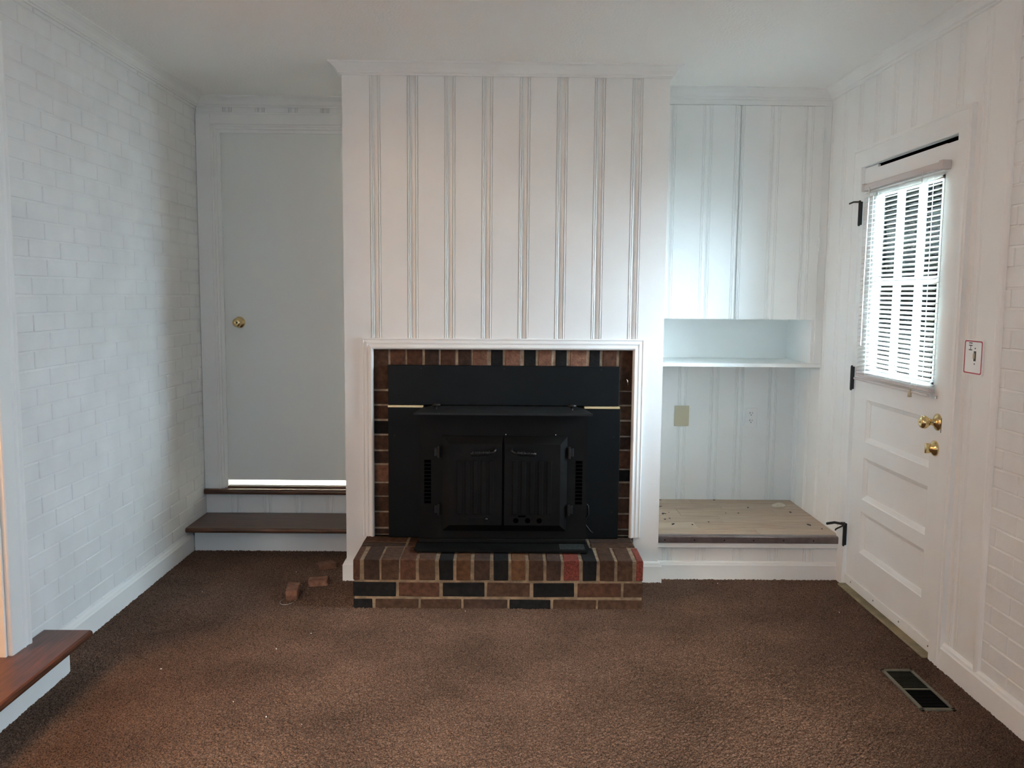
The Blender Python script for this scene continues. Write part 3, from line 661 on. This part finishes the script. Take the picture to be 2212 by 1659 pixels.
# casing round the left doorway
TL = sempty('trim_12', (XL, 2.3, 0))
PLc = lambda p, h: Vector((XL + h, p.x, p.y))
CL = [(0.0, 0.0), (0.0, 0.016), (0.004, 0.020), (0.07, 0.020), (0.078, 0.024), (0.086, 0.020), (0.10, 0.020), (0.108, 0.025), (0.118, 0.024), (0.124, 0.016), (0.124, 0.0)]
sweep('casing', [(OP0, 0.155), (OP0, OPH), (OP1 + .008, OPH), (OP1 + .008, 0.155)], [(-a, h) for a, h in CL], PLc, WHITE, TL)
box('jamb', (XL - .149, OP1 - .004, .155), (XL + .002, OP1 + .0075, OPH), WHITE, TL)

# ---- right alcove: platform
PF = empty('raised_platform', 'low alcove platform with laminate plank top and grooved white front', 'platform', loc=(1.24, 4.6, 0))
box('core', (CX1, YPF + .013, 0.001), (XR, YB, .211), WHITE, PF)
rows = [4.285, 4.423, 4.545, 4.687, 4.829, 4.966, YB]
cutsets = [[1.31], [1.02, 1.47], [1.18], [.98, 1.52], [1.25], [1.1]]
for r, (y0_, y1_) in enumerate(zip(rows, rows[1:])):
    xs = [CX1 + .001] + cutsets[r] + [XR - .001]
    for i, (a, b) in enumerate(zip(xs, xs[1:])):
        bm = bmesh.new(); addbox(bm, (a + .0004, y0_ + .0005, .211), (b - .0004, y1_ - .0005, .2235), .0008); fin(bm, 'plank', LAMINATE[(r + i) % 2], PF)
bm = bmesh.new()
addprism(bm, [(4.262, .191), (4.272, .191), (4.272, .221), (4.300, .2236), (4.300, .2262), (4.268, .2262), (4.262, .221)], lambda a, b: Vector((CX1 + .001, a, b)), lambda a, b: Vector((XR - .001, a, b)))
es = fin(bm, 'edge_strip', STRIP, PF)
for q in (80, 255, 432, 605, 783, 960):
    x = 1.2 + (q / 2.676 + 1400 - 1600) / 440.
    bm = bmesh.new(); addcyl(bm, (x, 4.262, .206), (0, -1, 0), .0038, .0015, 10); fin(bm, 'screw', IRON, es)
box('ledge_board', (CX1, 4.266, .165), (XR, YPF + .013, .1908), WHITE, PF, bev=.002)
boards(PF, CX1 + .001, XR - .001, [.829, 1.0, 1.186, 1.364, 1.543], lambda t, d, z: Vector((t, YPF + .001 + d, z)), 0.0, .1652, WHITE)
# shelf
box('alcove_shelf', (CX1 + .0005, YCAB - .005, 1.046), (XR - .0005, YB - .002, 1.0665), WHITE, bev=.0015)
tag(bpy.data.objects['alcove_shelf'], 'white painted shelf across the alcove under the wall cabinet', 'shelf')
# cabinet
CB = empty('wall_cabinet', 'built-in white wall cabinet with two grooved doors above the alcove shelf', 'cabinet', loc=(1.24, 4.86, 1.3))
box('bottom_panel', (CX1 + .0005, YCAB + .02, 1.302), (XR - .0005, YB - .0005, 1.318), WHITE, CB)
box('fascia', (CX1 + .0005, YCAB, 2.4155), (XR - .0005, YCAB + .018, ZC - .001), WHITE, CB)
box('stile', (1.664, YCAB + .0005, 1.067), (XR - .0005, YCAB + .018, 2.4153), WHITE, CB, bev=.001)
box('side_panel', (1.650, YCAB + .0182, 1.067), (1.6640, YB - .0015, 1.302), WHITE, CB)
for x0_, x1_, nm in ((CX1 + .03, 1.2255, 'l'), (1.2295, 1.6615, 'r')):
    d = box('door', (x0_, YCAB + .005, 1.3025), (x1_, YCAB + .019, 2.4125), WHITE, CB)
    seams = [.862, 1.0545, 1.222, 1.409, 1.585]
    boards(d, x0_, x1_, [s for s in seams if x0_ - .02 < s < x1_ + .02], lambda t, dd, z: Vector((t, YCAB - .0072 + dd, z)), 1.3025, 2.4125, WHITE)
    if nm == 'r':
        for z in (2.265, 1.70):
            bm = bmesh.new(); addbox(bm, (1.655, YCAB - .010, z - .035), (1.672, YCAB + .0, z + .035), .001); addcyl(bm, (1.6625, YCAB - .011, z - .035), (0, 0, 1), .004, .07, 8)
            fin(bm, 'hinge', WHITE, d)
struct(box('wall_cabinet_interior_back', (CX1, YB - .0008, 1.32), (XR, YB + .012, ZC), WHITE))

# ---- outlets and plates
PB = empty('blank_plate', 'beige blank cover plate on the alcove wall, left of the outlet', 'wall plate', loc=(1.0455, YB - .003, .723))
box('cover', (1.003, YB - .0065, .663), (1.088, YB - .0002, .783), IVORY, PB, bev=.002, seg=2)
for z in (.69, .756):
    bm = bmesh.new(); addcyl(bm, (1.0455, YB - .0065, z), (0, -1, 0), .003, .0008, 10); fin(bm, 'screw', IVORY, PB)
OU = empty('wall_outlet', 'white duplex outlet low on the grooved alcove wall', 'outlet', loc=(1.4535, YB - .003, .717))
box('cover', (1.418, YB - .0065, .660), (1.489, YB - .0002, .774), WPLASTIC, OU, bev=.002, seg=2)
for z in (.739, .695):
    bm = bmesh.new(); lathe('', (1.4535, YB - .0063, z), (0, -1, 0), [(0, .0165), (.0014, .0165), (.002, .0155), (.002, 0)], WPLASTIC, n=20, bm=bm, sc=(1, .85)); rc = fin(bm, 'socket', WPLASTIC, OU)
    bm = bmesh.new(); addbox(bm, (1.4455, YB - .0088, z + .000), (1.4480, YB - .0082, z + .010)); addbox(bm, (1.4590, YB - .0088, z + .001), (1.4610, YB - .0082, z + .009)); addcyl(bm, (1.4535, YB - .0082, z - .007), (0, -1, 0), .0028, .0006, 10)
    fin(bm, 'slot', SLOT, rc)
# decorated switch plate (right of the door): red border, block letters, toggle and two screws
SP = empty('switch_plate', 'white rounded switch plate with red border right of the glazed door', 'switch plate', loc=(XR, 3.137, 1.21))
def rrect(cy, cz, hy, hz, r, n=5):
    pts = []
    for sy, sz, a0 in ((1, 1, 0), (-1, 1, 90), (-1, -1, 180), (1, -1, 270)):
        for i in range(n + 1):
            a = math.radians(a0 + 90 * i / n); pts.append((cy + sy * (hy - r) + r * math.cos(a), cz + sz * (hz - r) + r * math.sin(a)))
    return pts
bm = bmesh.new(); pp = rrect(3.137, 1.2105, .064, .064, .010)
addprism(bm, pp, lambda a, b: Vector((XR - .0002, a, b)), lambda a, b: Vector((XR - .007, a, b))); fin(bm, 'plate', WPLASTIC, SP)
bm = bmesh.new(); A_ = rrect(3.137, 1.2105, .060, .060, .008); B_ = rrect(3.137, 1.2105, .054, .0555, .006)
va = [bm.verts.new((XR - .0074, a, b)) for a, b in A_]; vb = [bm.verts.new((XR - .0074, a, b)) for a, b in B_]
vc = [bm.verts.new((XR - .0069, a, b)) for a, b in A_]; vd = [bm.verts.new((XR - .0069, a, b)) for a, b in B_]
for i in range(len(va)):
    j = (i + 1) % len(va); bm.faces.new((va[i], va[j], vb[j], vb[i])); bm.faces.new((vc[i], vc[j], va[j], va[i])); bm.faces.new((vb[i], vb[j], vd[j], vd[i]))
fin(bm, 'border', RED, SP)
def text_part(s, size, loc, rot, m, parent, name='lettering'):
    cu = bpy.data.curves.new(name, 'FONT'); cu.body = s; cu.size = size; cu.extrude = .0002; cu.align_x = 'CENTER'; cu.align_y = 'CENTER'; cu.resolution_u = 3
    o = bpy.data.objects.new(name, cu); COL.objects.link(o); dg = bpy.context.evaluated_depsgraph_get()
    me = bpy.data.meshes.new_from_object(o.evaluated_get(dg)); bpy.data.objects.remove(o)
    me.transform(Matrix.Translation(Vector(loc) - wloc(parent)) @ rot.to_4x4()); me.materials.clear(); me.materials.append(m)
    return link(name, me, None, parent)
# text facing -X, its reading direction turned so it runs up the plate
rot = Matrix(((0, 0, -1), (-1, 0, 0), (0, 1, 0)))          # local x -> -Y, local y -> +Z, normal -> -X
text_part('HI', .034, (XR - .0072, 3.155, 1.249), rot @ Matrix.Rotation(math.radians(90), 3, 'Z'), BLACKINK, SP)
bm = bmesh.new(); addbox(bm, (XR - .0135, 3.121, 1.205), (XR - .007, 3.129, 1.226), .0015); tg = fin(bm, 'toggle', IVORY, SP)
bm = bmesh.new(); addbox(bm, (XR - .0078, 3.118, 1.197), (XR - .0069, 3.132, 1.233)); fin(bm, 'toggle_slot', BLACKINK, SP)
for z in (1.243, 1.187):
    bm = bmesh.new(); addcyl(bm, (XR - .007, 3.125, z), (-1, 0, 0), .0028, .0008, 10); fin(bm, 'screw', SLOT, SP)

# ---- mini blind on the door window
BL = empty('window_blind', 'white slatted mini blind over the window of the right-hand door', 'blind', loc=(1.69, 3.765, 1.9))
by0, by1 = 3.402, 4.128
bm = bmesh.new(); addbox(bm, (1.672, by0 - .004, 1.918), (1.702, by1 + .004, 1.945), .002); hr = fin(bm, 'headrail', RAILM, BL)
boxes('bracket', [((1.668, by0 - .016, 1.914), (1.7045, by0 + .012, 1.950))], RAILM, BL, bev=.002)
boxes('bracket', [((1.668, by1 - .006, 1.914), (1.7045, by1 + .012, 1.950))], RAILM, BL, bev=.002)
# one slat mesh, shared
tilt = math.radians(26); n = 5; L_ = by1 - by0; vs = []; fs = []
for j, y in enumerate((-L_ / 2, L_ / 2)):
    for i in range(n):
        s = -1 + 2 * i / (n - 1); xx = s * .0125; zz = .0018 * (1 - s * s)
        for dz in (0, -.0005):
            X_ = xx * math.cos(tilt) - (zz + dz) * math.sin(tilt); Z_ = xx * math.sin(tilt) + (zz + dz) * math.cos(tilt)
            vs.append((X_, y, Z_))
m2 = 2 * n
for i in range(n - 1):
    a = 2 * i; b = a + 2
    fs += [(a, b, m2 + b, m2 + a), (a + 1, m2 + a + 1, m2 + b + 1, b + 1)]
fs += [(0, m2, m2 + 1, 1), (2 * n - 2, 2 * n - 1, m2 + 2 * n - 1, m2 + 2 * n - 2)]
sm = bpy.data.meshes.new('slat'); sm.from_pydata(vs, [], fs); sm.update(); sm.materials.append(BLINDM)
for p in sm.polygons: p.use_smooth = True
nsl = 42
for i in range(nsl):
    z = 1.905 - i * (1.905 - 1.077) / (nsl - 1)
    o = link('slat', sm, None, BL); o.location = Vector((1.687, (by0 + by1) / 2, z)) - BL.location
    o.rotation_euler = (random.uniform(-.0012, .0012), random.uniform(-.05, .05), 0)
box('bottom_rail', (1.676, by0, 1.051), (1.699, by1, 1.066), RAILM, BL, bev=.003)
box('bottom_rail', (1.668, by0 + .002, 1.034), (1.682, by1 + .004, 1.046), RAILM, BL, bev=.004, seg=2)
for y in (3.51, 3.765, 4.02):
    bm = bmesh.new()
    for dx in (-.012, .012): addtube(bm, [(1.687 + dx, y, 1.918), (1.687 + dx, y, 1.062)], .0007, 5)
    fin(bm, 'ladder_cord', WPLASTIC, BL)
tube('pull_cord', [(1.670, 3.545, 1.93), (1.668, 3.545, 1.5), (1.668, 3.545, 1.045)], .0011, WPLASTIC, BL, 6)
lathe('tassel', (1.667, 3.545, 1.052), (0, 0, -1), [(0, .003), (.004, .0045), (.022, .008), (.034, .0085), (.035, .0)], IVORY, BL, n=12)
tube('tilt_wand', [(1.669, 4.055, 1.925), (1.664, 4.055, 1.5), (1.662, 4.05, 1.20)], .0028, WPLASTIC, BL, 8)
box('hold_down', (XR - .006, 3.392, 1.028), (XR + .0005, 3.402, 1.040), STEEL, BL, bev=.001)

# ---- floor vent
VE = empty('floor_vent', 'brown metal floor register set in the carpet near the right wall', 'vent', loc=(1.51, 3.04, 0))
vx0, vx1, vy0, vy1 = 1.452, 1.573, 2.872, 3.203
boxes('frame', [((vx0, vy0, 0), (vx0 + .013, vy1, .008)), ((vx1 - .013, vy0, 0), (vx1, vy1, .008)), ((vx0, vy0, 0), (vx1, vy0 + .014, .008)), ((vx0, vy1 - .014, 0), (vx1, vy1, .008)), ((vx0 + .013, 3.03, 0), (vx1 - .013, 3.038, .007))], VENTM, VE, bev=.0015)
box('duct', (vx0 + .012, vy0 + .012, -.003), (vx1 - .012, vy1 - .012, .0046), PIT, VE)
for i in range(26):
    y = vy0 + .02 + i * (vy1 - vy0 - .04) / 25
    if abs(y - 3.034) < .007: continue
    bm = bmesh.new(); addprism(bm, [(y - .0035, .0068), (y - .0028, .0074), (y + .002, .0052), (y + .0013, .0046)], lambda a, b: Vector((vx0 + .0125, a, b)), lambda a, b: Vector((vx1 - .0125, a, b)))
    fin(bm, 'louvre', IRON if y < 3.03 else VENTM, VE)

# ---- loose brick pieces, ring
def loose(cx, cy, lx, ly, lz, rz, c, label, tilt_=0.0):
    me = brick_mesh(lx, ly, lz, random.randrange(10 ** 6), .004, .003); me.materials.append(BK[c])
    o = link('brick_fragment', me, None); o.location = (cx, cy, lz / 2 + .001); o.rotation_euler = (tilt_, 0, rz)
    tag(o, label, 'brick', 'brick pieces on the carpet')
loose(-.985, 3.995, .056, .135, .045, math.radians(9), 'l', 'broken brick piece lying lengthwise on the carpet behind the wire ring')
loose(-.897, 4.150, .092, .060, .034, math.radians(4), 'l', 'middle broken brick piece nearest the hearth corner, lying crosswise')
loose(-.910, 4.405, .092, .055, .034, math.radians(32), 'l', 'farthest broken brick piece on the carpet, turned toward the lower step')
ring = [(-.988 + .034 * math.cos(a), 3.906 + .038 * math.sin(a), .006 + .003 * math.sin(a + 1)) for a in [2 * math.pi * i / 32 for i in range(31)]]
tube('wire_ring', ring, .0016, STEEL, n=6); tag(bpy.data.objects['wire_ring'], 'thin open wire ring on the carpet in front of a brick piece', 'ring')
# cream scrap on the platform
bm = bmesh.new(); lathe('', (1.585, 4.905, .2236), (0, 0, 1), [(0, .040), (.006, .041), (.013, .034), (.019, .021), (.021, .0)], WPLASTIC, n=14, bm=bm, sc=(.55, 1.0))
for v in bm.verts: v.co += Vector((random.uniform(-.003, .003), random.uniform(-.003, .003), 0 if v.co.z < .225 else random.uniform(-.003, .002)))
o = fin(bm, 'plastic_scrap', mat('cream_scrap', (0.62, 0.57, 0.46), .6)); tag(o, 'small crumpled cream scrap at the back of the platform', 'scrap')
# dark flakes on the platform, pale crumbs on the carpet
def flakes(name, spots, m, label, cat, z, s0, s1):
    bm = bmesh.new(); rnd = random.Random(5)
    for x, y in spots:
        s = rnd.uniform(s0, s1); e = rnd.uniform(.4, 1.6); a = rnd.uniform(0, 3.1); k_ = 6
        top_ = [bm.verts.new((x + s * e * math.cos(t) * math.cos(a) - s * math.sin(t) * math.sin(a) * .6, y + s * e * math.cos(t) * math.sin(a) + s * math.sin(t) * math.cos(a) * .6, z + .0015 + rnd.uniform(0, .002))) for t in [2 * math.pi * i / k_ for i in range(k_)]]
        bt = [bm.verts.new((v.co.x, v.co.y, z)) for v in top_]; bm.faces.new(top_); bm.faces.new(bt[::-1])
        for i in range(k_): bm.faces.new((bt[i], bt[(i + 1) % k_], top_[(i + 1) % k_], top_[i]))
    o = fin(bm, name, m); tag(o, label, cat, kind='stuff')
flakes('dark_debris', [(.885, 4.93), (.90, 4.885), (.89, 4.73), (.885, 4.715), (.90, 4.72), (.925, 4.75), (.905, 4.62), (.875, 4.60), (.90, 4.50), (1.0, 4.49), (1.10, 4.55), (1.24, 4.74), (1.31, 4.74), (1.40, 4.87), (1.61, 4.77), (1.62, 4.50), (.93, 5.05), (1.25, 5.055), (1.66, 4.42)], SLOT, 'dark flakes of debris scattered on the laminate platform top', 'debris', .2236, .003, .011)
def fl(px, py):
    d = FW + RT * (px - 1106) / F_PX + UP * (829.5 - py) / F_PX; t = -1.42 / d.z; return (d.x * t, d.y * t)
flakes('carpet_crumbs', [fl(*q) for q in ((597, 1404), (348, 1447), (504, 1518), (575, 1551), (1005, 1322), (385, 1341), (437, 1280), (672, 1370), (524, 1187), (1813, 1325), (640, 1237), (652, 1567), (1550, 1262))], BRIGHT, 'tiny pale crumbs scattered on the brown carpet', 'crumbs', .003, .0012, .0032)

# ---- outdoors beyond the glazed door: pale ground, shrub, added dark hedge
struct(box('ground_patio', (-6, -12, -.6), (6, YR - .16, -.12), mat('patio_concrete', (0.62, 0.61, 0.59), .9, var=.2, vscale=4)))
struct(box('ground_outside', (1.85, YR - .15, -.6), (14, 14, -.35), mat('pale_concrete', (0.62, 0.63, 0.62), .9, var=.2, vscale=4)))
def shrub(name, label, c0, rad, n, leaf, col, seed, flat=False):
    rnd = random.Random(seed); bm = bmesh.new(); c0 = Vector(c0)
    for _ in range(n):
        v = Vector((rnd.gauss(0, 1), rnd.gauss(0, 1), rnd.gauss(0, 1))).normalized() * rnd.uniform(.6, 1)
        if flat: v = Vector((rnd.uniform(-1, 1), rnd.uniform(-1, 1), rnd.uniform(-1, 1) ** 1))
        c = c0 + Vector((v.x * rad[0], v.y * rad[1], v.z * rad[2] * (1 + .06 * math.sin(5 * v.x)))); s = rnd.uniform(leaf * .7, leaf * 1.3)
        a = Vector((rnd.uniform(-1, 1), rnd.uniform(-1, 1), rnd.uniform(-1, 1))).normalized(); b = a.cross(Vector((rnd.uniform(-1, 1), .3, .5))).normalized()
        q = [bm.verts.new(c + a * s), bm.verts.new(c + b * s * .5), bm.verts.new(c - a * s), bm.verts.new(c - b * s * .5)]; bm.faces.new(q)
    me = bpy.data.meshes.new('foliage'); bm.to_mesh(me); bm.free()
    r = empty(name, label, 'shrub', loc=(c0.x, c0.y, -.35))
    me.transform(Matrix.Translation(-r.location)); link('foliage', me, mat(name + '_leaf', col, .7), r)
    tube('stem', [(c0.x, c0.y, -.35), (c0.x + .02, c0.y, .2), (c0.x, c0.y, .9)], .04, mat(name + '_bark', (.1, .07, .05), .9), r)
shrub('garden_shrub', 'yellow-green shrub outside, glimpsed through the right side of the door window', (3.72, 6.6, 1.0), (.6, .6, 1.35), 4200, .045, (0.42, 0.52, 0.12), 2)
shrub('gap_dark_hedge', 'made-up leafy hedge far outside, added to darken the gaps between the blind slats', (4.4, 8.8, 1.2), (2.2, .5, 1.55), 16000, .07, (0.22, 0.29, 0.31), 4, True)  # added leaf mass that gives the slat gaps their dark tone
